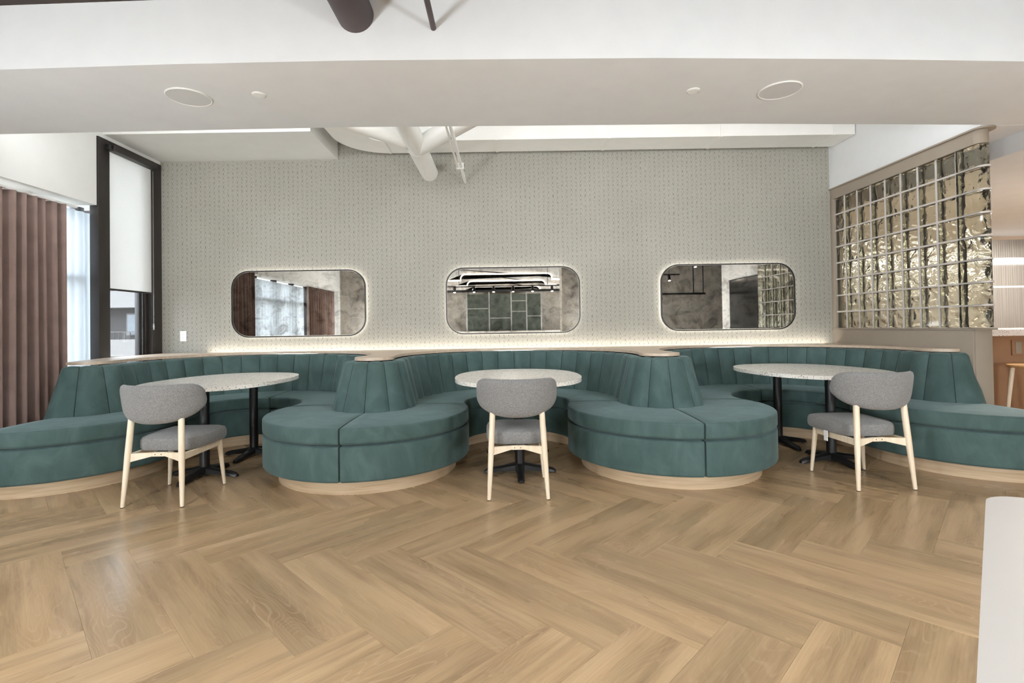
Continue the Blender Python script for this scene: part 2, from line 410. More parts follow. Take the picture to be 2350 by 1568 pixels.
# ---- back wall with wallpaper
struct(box('wall_back', -4.4, XR + 0.02, 0.0, 0.15, 0, 3.9, 'wallpaper'), 'back wall papered in a grey stitched chevron pattern', 'wall')
struct(box('wall_bar', XR + 0.02, 9.2, 2.6, 2.75, 0, 3.9, 'peach_wall'), 'peach painted wall behind the bar', 'wall')
struct(box('wall_return', XR + 0.02, XR + 0.15, 0.15, 2.6, 0, 3.9, 'peach_wall'), 'peach return wall between booth and bar', 'wall')
# ---- beam (dropped soffit) with a very slight bow
fx = [(-4.6, -2.94), (-3.05, -2.968), (-2.0, -3.0), (-1.0, -3.01), (0, -2.998), (0.8, -2.987), (2.1, -2.935), (3.06, -2.882), (9.2, -2.55)]
bx_ = [(9.2, -1.60), (6.3, -1.80), (3.74, -1.90), (1.76, -1.995), (0, -2.022), (-1.28, -2.045), (-3.0, -2.025), (-4.12, -2.01), (-4.6, -2.0)]
struct(prism('ceiling_beam', fx + bx_, 2.72, 3.95, 'white_soffit'), 'white dropped ceiling beam crossing the whole room', 'beam')
# soffit continuing to the right of the glass partition
struct(box('ceiling_soffit', XR + 0.001, 4.21, -1.88, 2.6, 2.72, 3.95, 'white_soffit'), 'white lowered ceiling over the glass block partition', 'ceiling')
struct(box('ceiling_bulkhead', 4.21, 9.2, -1.79, 2.6, 2.565, 3.95, 'white_soffit'), 'lower white bulkhead over the bar', 'ceiling')
struct(box('ceiling_well', -4.4, XR, -2.0, 0.0, 3.9, 3.98, 'white_wall'), 'raised white ceiling above the banquette', 'ceiling')
struct(box('ceiling', -4.5, 9.2, YF, -2.7, 3.10, 3.2, 'dark_ceiling'), 'dark brown painted ceiling of the main room', 'ceiling')
# box bulkhead at left of the well
struct(box('ceiling_box', -4.12, -2.03, -0.85, 0.0, 3.165, 3.9, 'white_wall'), 'white boxed bulkhead above the papered wall', 'ceiling')
# ---- far walls behind the camera
struct(box('wall_far', -4.5, 9.2, YF - 0.15, YF, 0, 3.2, 'concrete'), 'concrete wall at the far end of the room behind the viewer', 'wall')
struct(box('wall_right', 9.2, 9.35, YF, 2.75, 0, 3.95, 'marble'), 'pale marble side wall of the bar area', 'wall')
struct(box('wall_pier', 5.1, 9.2, -6.2, -3.3, 0, 3.1, 'marble'), 'pale marble pier carrying a black screen', 'wall')
struct(box('wall_column', 1.36, 1.86, -7.3, -6.8, 0, 3.1, 'concrete'), 'square concrete column in the main room', 'column')
struct(box('wall_stub', -4.12, -3.0, -7.1, -6.6, 0, 3.1, 'concrete'), 'concrete wall stub beside the far curtain', 'wall')
# ---- left wall: header, glazing
bm = bmesh.new()
bm_box(bm, -4.45, XL, -2.45, -0.935, 2.43, 3.9)
bm_box(bm, -4.45, XL, YF, -2.45, 2.10, 3.9)
bm_box(bm, -4.45, XL, -0.935, 0.0, 3.125, 3.9)
bm_box(bm, -4.45, XL, YF, -6.45, 0.0, 2.10)
struct(from_bm('wall_left', bm, 'white_wall'), 'white header wall above the curtains and the window', 'wall')
# window by the corner
wf = empty('window_1', (XL, -0.46, 0)); struct(wf, 'tall dark-framed corner window beside the papered wall', 'window')
def wbox(name, x0, x1, y0, y1, z0, z1, mat, par=wf, off=(XL, -0.46, 0), bev=0.004):
    return box(name, x0 - off[0], x1 - off[0], y0 - off[1], y1 - off[1], z0, z1, mat, par, bev)
wbox('post', -4.20, XL + 0.012, -0.925, -0.782, 0, 3.125, 'black_frame')
wbox('post', -4.20, XL + 0.012, -0.165, -0.002, 0, 3.125, 'black_frame')
wbox('head_bar', -4.20, XL + 0.012, -0.782, -0.165, 3.035, 3.125, 'black_frame')
wbox('sash', -4.22, -4.17, -0.292, -0.262, 0.1, 3.03, 'black_frame'); wbox('sash', -4.23, -4.19, -0.242, -0.215, 0.1, 3.03, 'black_frame')
wbox('sash', -4.20, -4.16, -0.205, -0.165, 0.1, 3.03, 'black_frame')
wbox('sill', -4.24, -4.14, -0.782, -0.165, 0.0, 0.1, 'black_frame')
wbox('pane', -4.203, -4.197, -0.782, -0.165, 0.1, 3.03, 'pane_glass', bev=0)
# glazing along the left wall
w2 = empty('window_2', (-4.38, -3.7, 0)); struct(w2, 'dark-mullioned window wall behind the curtains', 'window')
ys = [-0.86, -1.42, -2.05, -2.81, -3.57, -4.35, -5.1, -5.85, -6.42]
for y in ys: wbox('mullion', -4.43, -4.33, y - 0.03, y + 0.03, 0, 2.43 if y > -2.4 else 2.10, 'black_frame', w2, (-4.38, -3.7, 0))
for z in (0.03, 1.72): wbox('transom', -4.42, -4.34, -6.42, -0.86, z - 0.03, z + 0.03, 'black_frame', w2, (-4.38, -3.7, 0))
for a, b in zip(ys, ys[1:]): wbox('pane', -4.383, -4.377, b + 0.03, a - 0.03, 0.06, 2.43 if b > -2.45 else 2.10, 'pane_glass', w2, (-4.38, -3.7, 0), 0)
# partition frame + glass blocks
half = empty('wall_partition', (3.81, -0.9, 0)); struct(half, 'taupe half wall and frame holding the glass block partition', 'wall')
def pbox(name, x0, x1, y0, y1, z0, z1, mat, bev=0.003): return box(name, x0 - 3.81, x1 - 3.81, y0 + 0.9, y1 + 0.9, z0, z1, mat, half, bev)
pbox('base_panel', XR, 3.885, -1.765, -0.001, 0, 1.078, 'taupe')
pbox('end_post', XR + 0.012, 3.893, -1.775, -1.755, 0, 1.078, 'taupe')
def stadium(x0, x1, y0, y1, n=10):    # rectangle with a half-round end towards the camera
    r = (x1 - x0) / 2; cx = (x0 + x1) / 2
    return [(x0, y1)] + [(cx - r * cos(pi * k / n), y0 + r - r * sin(pi * k / n)) for k in range(n + 1)] + [(x1, y1)]
def sub(poly): return [(x - 3.81, y + 0.9) for x, y in poly]
prism('sill_cap', sub([(XR - 0.006, -0.001), (XR - 0.006, -1.80), (3.915, -1.80), (3.915, -0.001)]), 1.078, 1.092, 'taupe', half)
prism('top_rail', sub(stadium(XR + 0.004, 3.86, -1.86, -0.001)), 2.592, 2.705, 'taupe', half)
prism('top_cap', sub(stadium(XR - 0.012, 3.90, -1.90, -0.001)), 2.705, 2.719, 'taupe', half)
pbox('side_jamb', XR, 3.87, -0.062, -0.001, 1.092, 2.592, 'taupe')
rows, RP = 8, 0.1876; z0g = 1.092
cy = [-0.062, -0.223] + [-0.223 - 0.2012 * k for k in range(1, 8)]
JW = 0.011
gb = bmesh.new(); bm_box(gb, -0.036, 0.036, -0.0945, 0.0945, -0.0865, 0.0865, 0.006, 2)
gmesh = bpy.data.meshes.new('glass_block'); gb.to_mesh(gmesh); gb.free(); gmesh.materials.append(MATS['block_glass'])
for p in gmesh.polygons: p.use_smooth = False
def end_block():
    bm = bmesh.new(); poly = stadium(-0.05, 0.05, -0.115, 0.115, 12); bm_prism(bm, poly, -0.0865, 0.0865)
    me = bpy.data.meshes.new('glass_block_end'); bmesh.ops.recalc_face_normals(bm, faces=bm.faces); bm.to_mesh(me); bm.free(); me.materials.append(MATS['block_glass']); return me
emesh = end_block()
for r in range(rows):
    zc = z0g + (r + 0.5) * RP
    for c in range(8):
        ya, yb = cy[c], cy[c + 1]
        o = bpy.data.objects.new('glass_block', gmesh); COL.objects.link(o); o.parent = half
        o.location = (3.80 - 3.81, (ya + yb) / 2 + 0.9, zc); o.scale = (1, (ya - yb - JW) / 0.189, 1)
    o = bpy.data.objects.new('glass_block_end', emesh); COL.objects.link(o); o.parent = half; o.location = (3.80 - 3.81, -1.752 + 0.9, zc)
for r in range(1, rows):
    zc = z0g + r * RP; outer = stadium(XR + 0.016, 3.852, -1.874, -0.062, 14); inner = stadium(XR + 0.032, 3.836, -1.858, -0.062, 14); nn = len(outer)
    vs = [(x - 3.81, y + 0.9, z) for z in (zc - 0.0078, zc + 0.0078) for x, y in outer + inner]; fs = []
    for i in range(nn - 1):
        a, b, c_, d_ = i, i + 1, nn + i + 1, nn + i; m_ = 2 * nn
        fs += [(a, b, c_, d_), (m_ + d_, m_ + c_, m_ + b, m_ + a), (a, m_ + a, m_ + b, b), (d_, c_, m_ + c_, m_ + d_)]
    mesh('joint_row', vs, fs, 'grout', half, 'auto')
for c in range(1, 9):
    bm = bmesh.new(); bm_box(bm, XR + 0.018 - 3.81, XR + 0.032 - 3.81, cy[c] - 0.0078 + 0.9, cy[c] + 0.0078 + 0.9, 1.092, 2.592); bm_box(bm, 3.836 - 3.81, 3.850 - 3.81, cy[c] - 0.0078 + 0.9, cy[c] + 0.0078 + 0.9, 1.092, 2.592)
    from_bm('joint_column', bm, 'grout', half)

# ================================================================== LIGHT FITTINGS (seen ones and added fill)
def area(name, loc, size, power, rot=(0, 0, 0), col=WARM, shape='DISK', sy=None, par=None):
    l = bpy.data.lights.new(name, 'AREA'); l.shape = shape; l.size = size; l.energy = power; l.color = col
    if sy: l.size_y = sy
    o = bpy.data.objects.new(name, l); COL.objects.link(o); o.location = loc; o.rotation_euler = rot
    if par: o.parent = par
    return o
k = 0
names = ['nearest the beam on the window side', 'nearest the beam in the middle', 'nearest the beam on the bar side', 'in the second row on the window side', 'in the second row in the middle', 'in the second row on the bar side', 'in the third row on the window side', 'in the third row in the middle', 'in the third row on the bar side']
for y in (-5.3, -7.0, -9.2):  # drum lights added overhead to brighten the room and floor
    for x in (-2.4, 0.1, 2.6):
        d = empty('fill_ceiling_light', (x, y, 3.1)); tag(d, 'added drum fill light ' + names[k], 'ceiling light', 'added drum fill lights'); k += 1
        lathe('drum', [(0.02, 0), (0.22, 0), (0.22, -0.07), (0.205, -0.07)], 'black_metal', d)
        lathe('diffuser', [(0.205, -0.06), (0.2, -0.072), (0.01, -0.074)], 'lamp_face', d)
        area('fill_bulb', (0, 0, -0.085), 0.4, K_CEIL, par=d)
for x, y, lab in ((-2.75, -6.35, 'added globe fill lamp nearest the curtained windows'), (2.75, -6.45, 'added globe fill lamp nearest the marble pier'), (-2.35, -7.9, 'added globe fill lamp by the concrete wall stub'), (2.45, -7.9, 'added globe fill lamp beyond the concrete column')):
    e = empty('fill_floor_lamp', (x, y, 0)); tag(e, lab, 'floor lamp', 'added globe fill lamps')  # unseen lamps, added to even the light on soffit, floor and wall
    lathe('foot', [(0.16, 0), (0.16, 0.012), (0.02, 0.02)], 'black_metal', e, 28); tube('pole', [(0, 0, 0.015), (0, 0, 0.85)], 0.012, 'black_metal', e, 10)
    lathe('globe', [(0.02, 0.80)] + [(0.17 * sin(a), 0.97 - 0.17 * cos(a)) for a in [0.2 + k * 2.74 / 7 for k in range(8)]] + [(0.02, 1.14)], 'fill_globe', e, 14)
# led strip washing the wall behind the ledge
ls = empty('led_strip', (0, -0.04, 0.886)); tag(ls, 'warm LED strip behind the banquette ledge washing the papered wall', 'led strip')
box('channel', -4.0, 3.70, -0.05, 0.038, 0.0, 0.005, 'steel_bar', ls); box('diffuser', -3.55, 3.66, -0.034, -0.014, 0.005, 0.011, 'led_warm', ls)
tag(box('cove_light', -3.9, 3.6, -1.94, -1.90, 3.0, 3.03, 'cove_led'), 'linear cove light on the hidden back of the ceiling beam', 'cove light')
# glowing bands added in place of bright reflections on the ribbed steel
tag(box('steel_glow_band', 4.0, 9.1, 2.50, 2.555, 2.09, 2.19, 'band_glow', bev=0.01), 'wide glowing band standing in for a reflection on the steel wall behind the bar', 'glow band')
tag(box('steel_glow_band', 4.0, 9.1, 2.53, 2.555, 1.70, 1.72, 'band_glow', bev=0.004), 'added thin glowing line below the reflection band behind the bar', 'glow band')

for q, (x, y) in enumerate(((5.75, -1.1), (6.9, -0.2), (8.2, 1.2))):  # out-of-frame downlights added to brighten the bar behind the glass blocks
    e = empty('fill_downlight', (x, y, 2.565)); tag(e, 'added fill downlight over the ' + ('bar stools', 'bar counter', 'space behind the bar')[q], 'downlight', 'added bar fill lights')
    lathe('trim_ring', [(0.07, 0), (0.07, -0.006), (0.055, -0.008), (0.052, 0)], 'white_plastic', e, 28); lathe('lens', [(0.05, 0), (0.05, -0.003), (0.01, -0.004)], 'lamp_face', e, 24)
    area('fill_bulb', (0, 0, -0.012), 0.09, 60, col=(1.0, 0.94, 0.86), par=e)

# ================================================================== BANQUETTE
P = 2.495
def circle_pt(cx, cy, r, a): return Vector((cx + r * cos(a), cy + r * sin(a)))
class Curve:
    def __init__(s, ny, nr, byr, bR): s.ny, s.nr, s.by, s.bR = ny, nr, byr, bR; s.t = atan2(byr - ny, P / 2)
    def seg(s, kind, c, u):
        # kind: 'NR' nose right half tip->tangent, 'BL' booth tangent->centre, 'BR' centre->tangent, 'NL' nose tangent->tip
        if kind == 'NR': return circle_pt(c, s.ny, s.nr, -pi / 2 + u * (pi / 2 + s.t))
        if kind == 'NL': return circle_pt(c, s.ny, s.nr, pi - s.t + u * (pi / 2 + s.t))
        if kind == 'BL': return circle_pt(c, s.by, s.bR, pi + s.t - u * (pi / 2 + s.t))
        return circle_pt(c, s.by, s.bR, pi / 2 - u * (pi / 2 + s.t))
Bc = Curve(-1.5, 0.34, -1.1944, 0.9444)             # foot of the back
class Offset:
    # a curve reclined behind the foot of the back: more at the noses than in the booths
    def __init__(s, extra): s.e = extra
    def seg(s, kind, c, u):
        k = {'NR': u, 'NL': 1 - u, 'BL': 1 + u, 'BR': 2 - u}[kind]       # 0 at a tip, 1 at the inflection, 2 in the middle of a booth
        off = (0.128 - 0.028 * k if k < 1 else 0.10 - 0.02 * (k - 1)) + s.e
        p = Bc.seg(kind, c, u); ctr = Vector((c, Bc.ny if kind[0] == 'N' else Bc.by)); d = (p - ctr).normalized()
        return p - d * off if kind[0] == 'N' else p + d * off
Tc = Offset(0.0)        # top of the back
Kc = Offset(0.075)      # rear of the back
Sc = Curve(-1.647, 0.826, -1.268, 0.478)            # front of the seat
Qc = Curve(-1.647, 0.712, -1.268, 0.592)            # plinth
Lc = Offset(0.068)      # front of the ledge
segs = []
for b in (-P, 0.0, P): segs += [('NR', b - P / 2), ('BL', b), ('BR', b), ('NL', b + P / 2)]
bq = empty('banquette', (0, -1.2, 0)); tag(bq, 'serpentine teal velvet banquette with channelled back on an oak plinth', 'banquette')
def loc2(v): return (v.x, v.y + 1.2)
SEAT, TOPZ = 0.485, 0.885
def grid_mesh(name, rings, mat, parent, closed=True):
    """rings: list of closed loops of equal length, skinned, ends capped"""
    bm = bmesh.new(); R = [[bm.verts.new(p) for p in r] for r in rings]; n = len(R[0])
    for a, b in zip(R, R[1:]):
        for k in range(n): bm.faces.new((a[k], a[(k + 1) % n], b[(k + 1) % n], b[k]))
    for e, rv in ((R[0], False), (R[-1], True)):
        bm.faces.new(list(reversed(e)) if rv else e)
    for f in list(bm.faces):
        if len(f.verts) > 4: bmesh.ops.triangulate(bm, faces=[f])
    return from_bm(name, bm, mat, parent, 'auto')
def inset_loop(loop, d):
    """shrink a (w,z) loop towards its inside by d"""
    n = len(loop); ar = sum(loop[i][0] * loop[(i + 1) % n][1] - loop[(i + 1) % n][0] * loop[i][1] for i in range(n))
    sg = 1 if ar > 0 else -1; out = []
    for i in range(n):
        p0, p1, p2 = Vector(loop[i - 1]), Vector(loop[i]), Vector(loop[(i + 1) % n])
        e1 = (p1 - p0); e2 = (p2 - p1)
        n1 = Vector((-e1.y, e1.x)).normalized() * sg; n2 = Vector((-e2.y, e2.x)).normalized() * sg
        nn = (n1 + n2); nn = nn.normalized() if nn.length > 1e-6 else n1
        out.append((p1.x + nn.x * d, p1.y + nn.y * d))
    return out
def rounded_profile(w0, w1, z0, z1, rt, rb, crown=0.0):
    pts = [(w0, z0)]
    pts += [(w0, z1)]
    for q in (0.25, 0.5, 0.75): pts.append((w0 + (w1 - w0) * q, z1 + crown * (1 - (2 * q - 1) ** 2)))
    for k in range(6):
        a = pi / 2 - k * pi / 10; pts.append((w1 - rt + rt * cos(a), z1 - rt + rt * sin(a)))
    for k in range(5):
        a = -k * pi / 8; pts.append((w1 - rb + rb * cos(a), z0 + rb + rb * sin(a)))
    return pts
def sweep_module(name, kind, c, curveIn, curveOut, w_in, z0, z1, rt, rb, mat, crown=0.0, gap=0.003, n=16, soft=0.012):
    """profile measured from the outer curve inwards (w=0 at the outer curve, negative inwards)"""
    us = [0, 0.004, 0.012] + [i / n for i in range(1, n)] + [0.988, 0.996, 1.0]
    rings = []
    for i, u in enumerate(us):
        pin, pout = curveIn.seg(kind, c, u), curveOut.seg(kind, c, u)
        d = (pout - pin); L = d.length; d.normalize()
        prof = rounded_profile(-(L + w_in), 0.0, z0, z1, rt, rb, crown)
        e = min(i, len(us) - 1 - i)
        if e == 0: prof = inset_loop(prof, soft)
        elif e == 1: prof = inset_loop(prof, soft * 0.3)
        tn = (curveOut.seg(kind, c, min(u + 0.01, 1)) - curveOut.seg(kind, c, max(u - 0.01, 0))).normalized()
        sh = gap if u == 0 else (-gap if u == 1 else 0)
        rings.append([(*loc2(pout + d * w + tn * sh), z) for w, z in prof])
    return grid_mesh(name, rings, mat, bq)
for kind, c in segs:
    sweep_module('seat_cushion', kind, c, Bc, Sc, 0.03, 0.369, SEAT, 0.017, 0.022, 'velvet', crown=0.007)
    sweep_module('base_panel', kind, c, Bc, Sc, -0.25, 0.112, 0.360, 0.016, 0.02, 'velvet', soft=0.011)
    # channels of the back (the two ends wrap a little past the tip)
    fu = (lambda u: -0.17 + 1.17 * u) if (kind, c) == segs[0] else (lambda u: 1.05 * u) if (kind, c) == segs[-1] else (lambda u: u)
    nch = 3 if kind[0] == 'N' else 10
    for k in range(nch):
        u0, u1 = k / nch, (k + 1) / nch
        mu = 9 if kind[0] == 'N' else 7
        verts = []; cols = []
        first = (kind, c) == segs[0] and k == 0; last = (kind, c) == segs[-1] and k == nch - 1
        for a in range(mu):
            s = a / (mu - 1); u = fu(u0 + (u1 - u0) * (0.012 + 0.976 * s))
            b_, t_, k_, s_ = Bc.seg(kind, c, u), Tc.seg(kind, c, u), Kc.seg(kind, c, u), Sc.seg(kind, c, u)
            out = (b_ - k_).normalized(); bul = 0.022 * (1 - abs(2 * s - 1) ** 2.6)
            ring = []
            kb = k_.copy()
            if last and kb.x > 3.735: kb.x = 3.735
            ring.append((*loc2(kb), 0.47))
            ring.append((*loc2(kb), TOPZ - 0.004))
            for v, back, up in ((1.0, 0.045, 0.004), (1.0, 0.016, 0.0), (0.985, 0.004, -0.004), (0.95, 0, 0), (0.8, 0, 0), (0.55, 0, 0), (0.3, 0, 0), (0.08, 0, 0), (0.0, 0, 0)):
                p = b_ + (t_ - b_) * v - out * back
                bb = bul * (0.35 if back > 0.03 else 0.8 if back > 0.01 else 1.0) * (1.0 if v > 0.05 else 0.75)
                z = 0.474 + (TOPZ - 0.474) * v + up - (0.006 * abs(2 * s - 1) ** 3 if v > 0.9 else 0)
                q = p + out * bb
                if last and q.x > 3.735 and q.y > -1.79: q.x = 3.735
                ring.append((*loc2(q), z))
            cols.append(ring)
        grid_mesh('back_channel', cols, 'velvet', bq)
# plinth and hidden carcass as continuous sheets
def ribbon(name, curve, z0, z1, th, mat, inward):
    pts = []
    for kind, c in segs:
        for i in range(24): pts.append(curve.seg(kind, c, i / 24))
    pts.append(curve.seg(*segs[-1], 1.0))
    vs, fs = [], []
    for i, p in enumerate(pts):
        t = (pts[min(i + 1, len(pts) - 1)] - pts[max(i - 1, 0)]).normalized(); nrm = Vector((-t.y, t.x)) * inward
        q = p + nrm * th
        vs += [(*loc2(p), z0), (*loc2(p), z1), (*loc2(q), z1), (*loc2(q), z0)]
    for i in range(len(pts) - 1):
        a, b = 4 * i, 4 * i + 4
        for k in range(4): fs.append((a + k, a + (k + 1) % 4, b + (k + 1) % 4, b + k))
    fs += [(0, 1, 2, 3), tuple(4 * (len(pts) - 1) + k for k in (3, 2, 1, 0))]
    return mesh(name, vs, fs, mat, bq, 'auto')
ribbon('plinth', Qc, 0.0, 0.118, 0.02, 'oak_plinth', 1)
ribbon('back_board', Kc, 0.0, TOPZ - 0.006, 0.012, 'plywood', 1)
# ledge
lp = []
for kind, c in segs:
    for i in range(20): lp.append(Lc.seg(kind, c, i / 20))
lp.append(Lc.seg(*segs[-1], 1.0))
lpoly = [(p.x, p.y) for p in lp]
lpoly += [(3.71, -1.60), (3.71, -0.078), (-4.05, -0.078), (-4.05, -0.95), (-3.84, -1.62)]
tag(prism('ledge', lpoly, 0.893, 0.918, 'oak_ledge', bev=0.003), 'wavy oak-veneered ledge capping the back of the banquette', 'ledge')

# ================================================================== TABLES
def superellipse(a, b, n, k=72, front=0.0):
    out = []
    for i in range(k):
        t = 2 * pi * i / k; ct, st = cos(t), sin(t)
        out.append((a * math.copysign(abs(ct) ** (2 / n), ct), b * math.copysign(abs(st) ** (2 / n), st)))
    return out
def make_base(par, y):
    tube('column', [(0, y, 0.07), (0, y, 0.715)], 0.037, 'black_iron', par, 20)
    bm = bmesh.new()
    for k in range(4):
        a = k * pi / 2; d = Vector((cos(a), sin(a), 0)); s = Vector((-sin(a), cos(a), 0))
        secs = [(0.0, 0.040, 0.030, 0.085), (0.045, 0.036, 0.028, 0.078), (0.12, 0.027, 0.022, 0.062), (0.22, 0.026, 0.012, 0.046), (0.262, 0.026, 0.006, 0.036), (0.285, 0.016, 0.004, 0.022)]
        rings = []
        for dist, w, zb, zt in secs:
            o = Vector((0, y, 0)) + d * dist
            rings.append([bm.verts.new(o + s * (-w) + Vector((0, 0, zb))), bm.verts.new(o + s * (-w) + Vector((0, 0, zt - 0.012))), bm.verts.new(o + s * (-w * 0.5) + Vector((0, 0, zt))),
                          bm.verts.new(o + s * (w * 0.5) + Vector((0, 0, zt))), bm.verts.new(o + s * w + Vector((0, 0, zt - 0.012))), bm.verts.new(o + s * w + Vector((0, 0, zb)))])
        for a_, b_ in zip(rings, rings[1:]):
            for q in range(6): bm.faces.new((a_[q], a_[(q + 1) % 6], b_[(q + 1) % 6], b_[q]))
        bm.faces.new(rings[0]); bm.faces.new(rings[-1])
    foot = from_bm('cross_foot', bm, 'black_iron', par, 'auto')
    for k in range(4):
        a = k * pi / 2
        lathe('glide', [(0.012, 0.0), (0.014, 0.004), (0.012, 0.013)], 'rubber', foot, 10, (0.255 * cos(a), y + 0.255 * sin(a), 0))
    bm = bmesh.new()
    bm_box(bm, -0.2, 0.2, y - 0.02, y + 0.02, 0.708, 0.72, 0.003, 1); bm_box(bm, -0.02, 0.02, y - 0.2, y + 0.2, 0.707, 0.719, 0.003, 1)
    from_bm('top_spider', bm, 'black_iron', par, 'auto')
def make_table():
    t = empty('booth_table', (0, 0, 0))
    prism('table_top', superellipse(0.525, 0.665, 2.35), 0.72, 0.75, 'terrazzo', t, 0.004)
    make_base(t, -0.25); make_base(t, 0.40)
    return t
tb = make_table()
tb.location = (-2.505, -1.59, 0); tb.rotation_euler = (0, 0, radians(-7)); tag(tb, 'terrazzo-topped booth table on two black iron bases beside the curtained window', 'table', 'terrazzo booth tables')
for loc, lab in (((0.0, -1.63, 0), 'terrazzo-topped booth table in the middle bay under the central mirror'), ((2.565, -1.45, 0), 'terrazzo-topped booth table in the bay beside the glass block partition')):
    o = copy_tree(tb); o.location = loc; o['label'] = lab; o.rotation_euler = (0, 0, radians(8 if loc[0] > 1 else 0))

# ================================================================== CHAIRS (origin between the rear feet, facing +Y)
def make_chair():
    c = empty('dining_chair', (0, 0, 0))
    # backrest shell
    NU, NV = 33, 11; half_a, half_b = 0.268, 0.215
    fr, bk = [], []
    for i in range(NU):
        t = -1 + 2 * i / (NU - 1); t = math.copysign(abs(t) ** 0.9, t); ph = t * radians(84)
        x = half_a * sin(ph); y = half_b * (1 - cos(ph)) ; nx, ny = sin(ph) * half_b, -cos(ph) * half_a
        L = sqrt(nx * nx + ny * ny); nx, ny = nx / L, ny / L
        at = min(abs(t), 0.9995)
        zt = 0.812 + 0.012 * at ** 2 - 0.115 * (1 - (1 - at ** 6.5) ** 0.55); zb = 0.552 - 0.004 * (1 - at ** 2) + 0.135 * (1 - (1 - at ** 2.1) ** 0.72)
        fcol, bcol = [], []
        for j in range(NV):
            v = -1 + 2 * j / (NV - 1); vv = math.copysign(1 - (1 - abs(v)) ** 1.5, v)
            z = (zt + zb) / 2 + (zt - zb) / 2 * vv
            th = 0.027 * max(0.0, 1 - abs(vv) ** 5) ** 0.5 * max(0.03, 1 - at ** 9) ** 0.5
            lean = -0.05 * (z - 0.56) / 0.26
            fcol.append(Vector((x - nx * th, y - ny * th + lean, z))); bcol.append(Vector((x + nx * th, y + ny * th + lean, z)))
        fr.append(fcol); bk.append(bcol)
    vs = []; fs = []
    idx = lambda s, i, j: s * NU * NV + i * NV + j
    for g in (fr, bk):
        for col in g: vs += col
    for i in range(NU - 1):
        for j in range(NV - 1):
            fs.append((idx(0, i, j), idx(0, i + 1, j), idx(0, i + 1, j + 1), idx(0, i, j + 1)))
            fs.append((idx(1, i, j), idx(1, i, j + 1), idx(1, i + 1, j + 1), idx(1, i + 1, j)))
        for j in (0, NV - 1): fs.append((idx(0, i, j), idx(1, i, j), idx(1, i + 1, j), idx(0, i + 1, j)))
    for i in (0, NU - 1):
        for j in range(NV - 1): fs.append((idx(0, i, j), idx(0, i, j + 1), idx(1, i, j + 1), idx(1, i, j)))
    me = bpy.data.meshes.new('backrest'); me.from_pydata([tuple(v) for v in vs], [], fs)
    bm = bmesh.new(); bm.from_mesh(me); bmesh.ops.remove_doubles(bm, verts=bm.verts, dist=0.0004); bmesh.ops.recalc_face_normals(bm, faces=bm.faces)
    bm.to_mesh(me); bm.free(); link('backrest', me, 'fabric', c, True)
    # seat cushion: rounded trapezoid with a domed top
    def outline(k):
        pts = []
        N = 40
        for i in range(N):
            a = 2 * pi * i / N; ct, st = cos(a), sin(a); n = 4.2
            px = math.copysign(abs(ct) ** (2 / n), ct); py = math.copysign(abs(st) ** (2 / n), st)
            wdt = 0.222 + 0.010 * py
            pts.append((px * wdt * k, 0.345 + py * 0.238 * k))
        return pts
    rings = []
    for k, z in ((0.90, 0.346), (0.965, 0.351), (0.995, 0.365), (1.0, 0.392), (0.992, 0.415), (0.96, 0.430), (0.88, 0.438), (0.6, 0.445), (0.25, 0.447)):
        rings.append([(x, y, z + 0.012 * (y - 0.34)) for x, y in outline(k)])
    grid_mesh('seat', rings, 'fabric', c)
    # legs
    for s in (-1, 1):
        tube('leg', [(s * 0.198, 0.0, 0.004), (s * 0.1895, 0.013, 0.16), (s * 0.180, 0.027, 0.34), (s * 0.1727, 0.038, 0.48), (s * 0.168, 0.046, 0.585)], [0.0125, 0.0165, 0.0200, 0.0200, 0.0195], 'beech', c, 16)
        lathe('foot_pad', [(0.0125, 0), (0.013, 0.004)], 'rubber', c, 12, (s * 0.198, 0, 0))
        tube('leg', [(s * 0.209, 0.49, 0.004), (s * 0.195, 0.482, 0.17), (s * 0.180, 0.472, 0.345)], [0.011, 0.0155, 0.020], 'beech', c, 16)
        lathe('foot_pad', [(0.011, 0), (0.0115, 0.004)], 'rubber', c, 12, (s * 0.209, 0.49, 0))
        # side rail
        bm = bmesh.new(); bm_box(bm, -0.011, 0.011, 0.03, 0.475, 0.302, 0.346, 0.003, 1)
        for v in bm.verts: v.co.x += s * 0.181; 
        from_bm('side_rail', bm, 'beech', c, 'auto')
        # tapered half of the rear rail, angled in to the centre block
        vs = [(s * 0.18, 0.020, 0.292), (s * 0.18, 0.020, 0.350), (s * 0.044, 0.062, 0.347), (s * 0.044, 0.062, 0.322), (s * 0.18, 0.044, 0.292), (s * 0.18, 0.044, 0.350), (s * 0.044, 0.084, 0.347), (s * 0.044, 0.084, 0.322)]
        mesh('rear_rail', vs, [(0, 1, 2, 3), (7, 6, 5, 4), (0, 4, 5, 1), (1, 5, 6, 2), (2, 6, 7, 3), (3, 7, 4, 0)], 'beech', c)
    blk = box('rail_block', -0.046, 0.046, 0.060, 0.086, 0.321, 0.348, 'beech', c, 0.002, 1)
    for s in (-1, 1): tube('screw', [(s * 0.021, 0.0605, 0.335), (s * 0.021, 0.0585, 0.335)], 0.0035, 'black_metal', blk, 10)
    box('front_rail', -0.175, 0.175, 0.463, 0.483, 0.305, 0.346, 'beech', c, 0.003, 1)
    return c
ch = make_chair(); ch.location = (-2.462, -2.552, 0); tag(ch, 'grey upholstered chair with pale beech legs at the table by the curtains', 'chair', 'grey dining chairs')
c2 = copy_tree(ch); c2.location = (-0.03, -2.517, 0); c2['label'] = 'grey upholstered chair with pale beech legs between the two rounded banquette ends'
c3 = copy_tree(ch); c3.location = (2.497, -2.440, 0); c3.rotation_euler = (0, 0, radians(1.5)); c3['label'] = 'grey upholstered chair with a white care tag hanging under its seat'
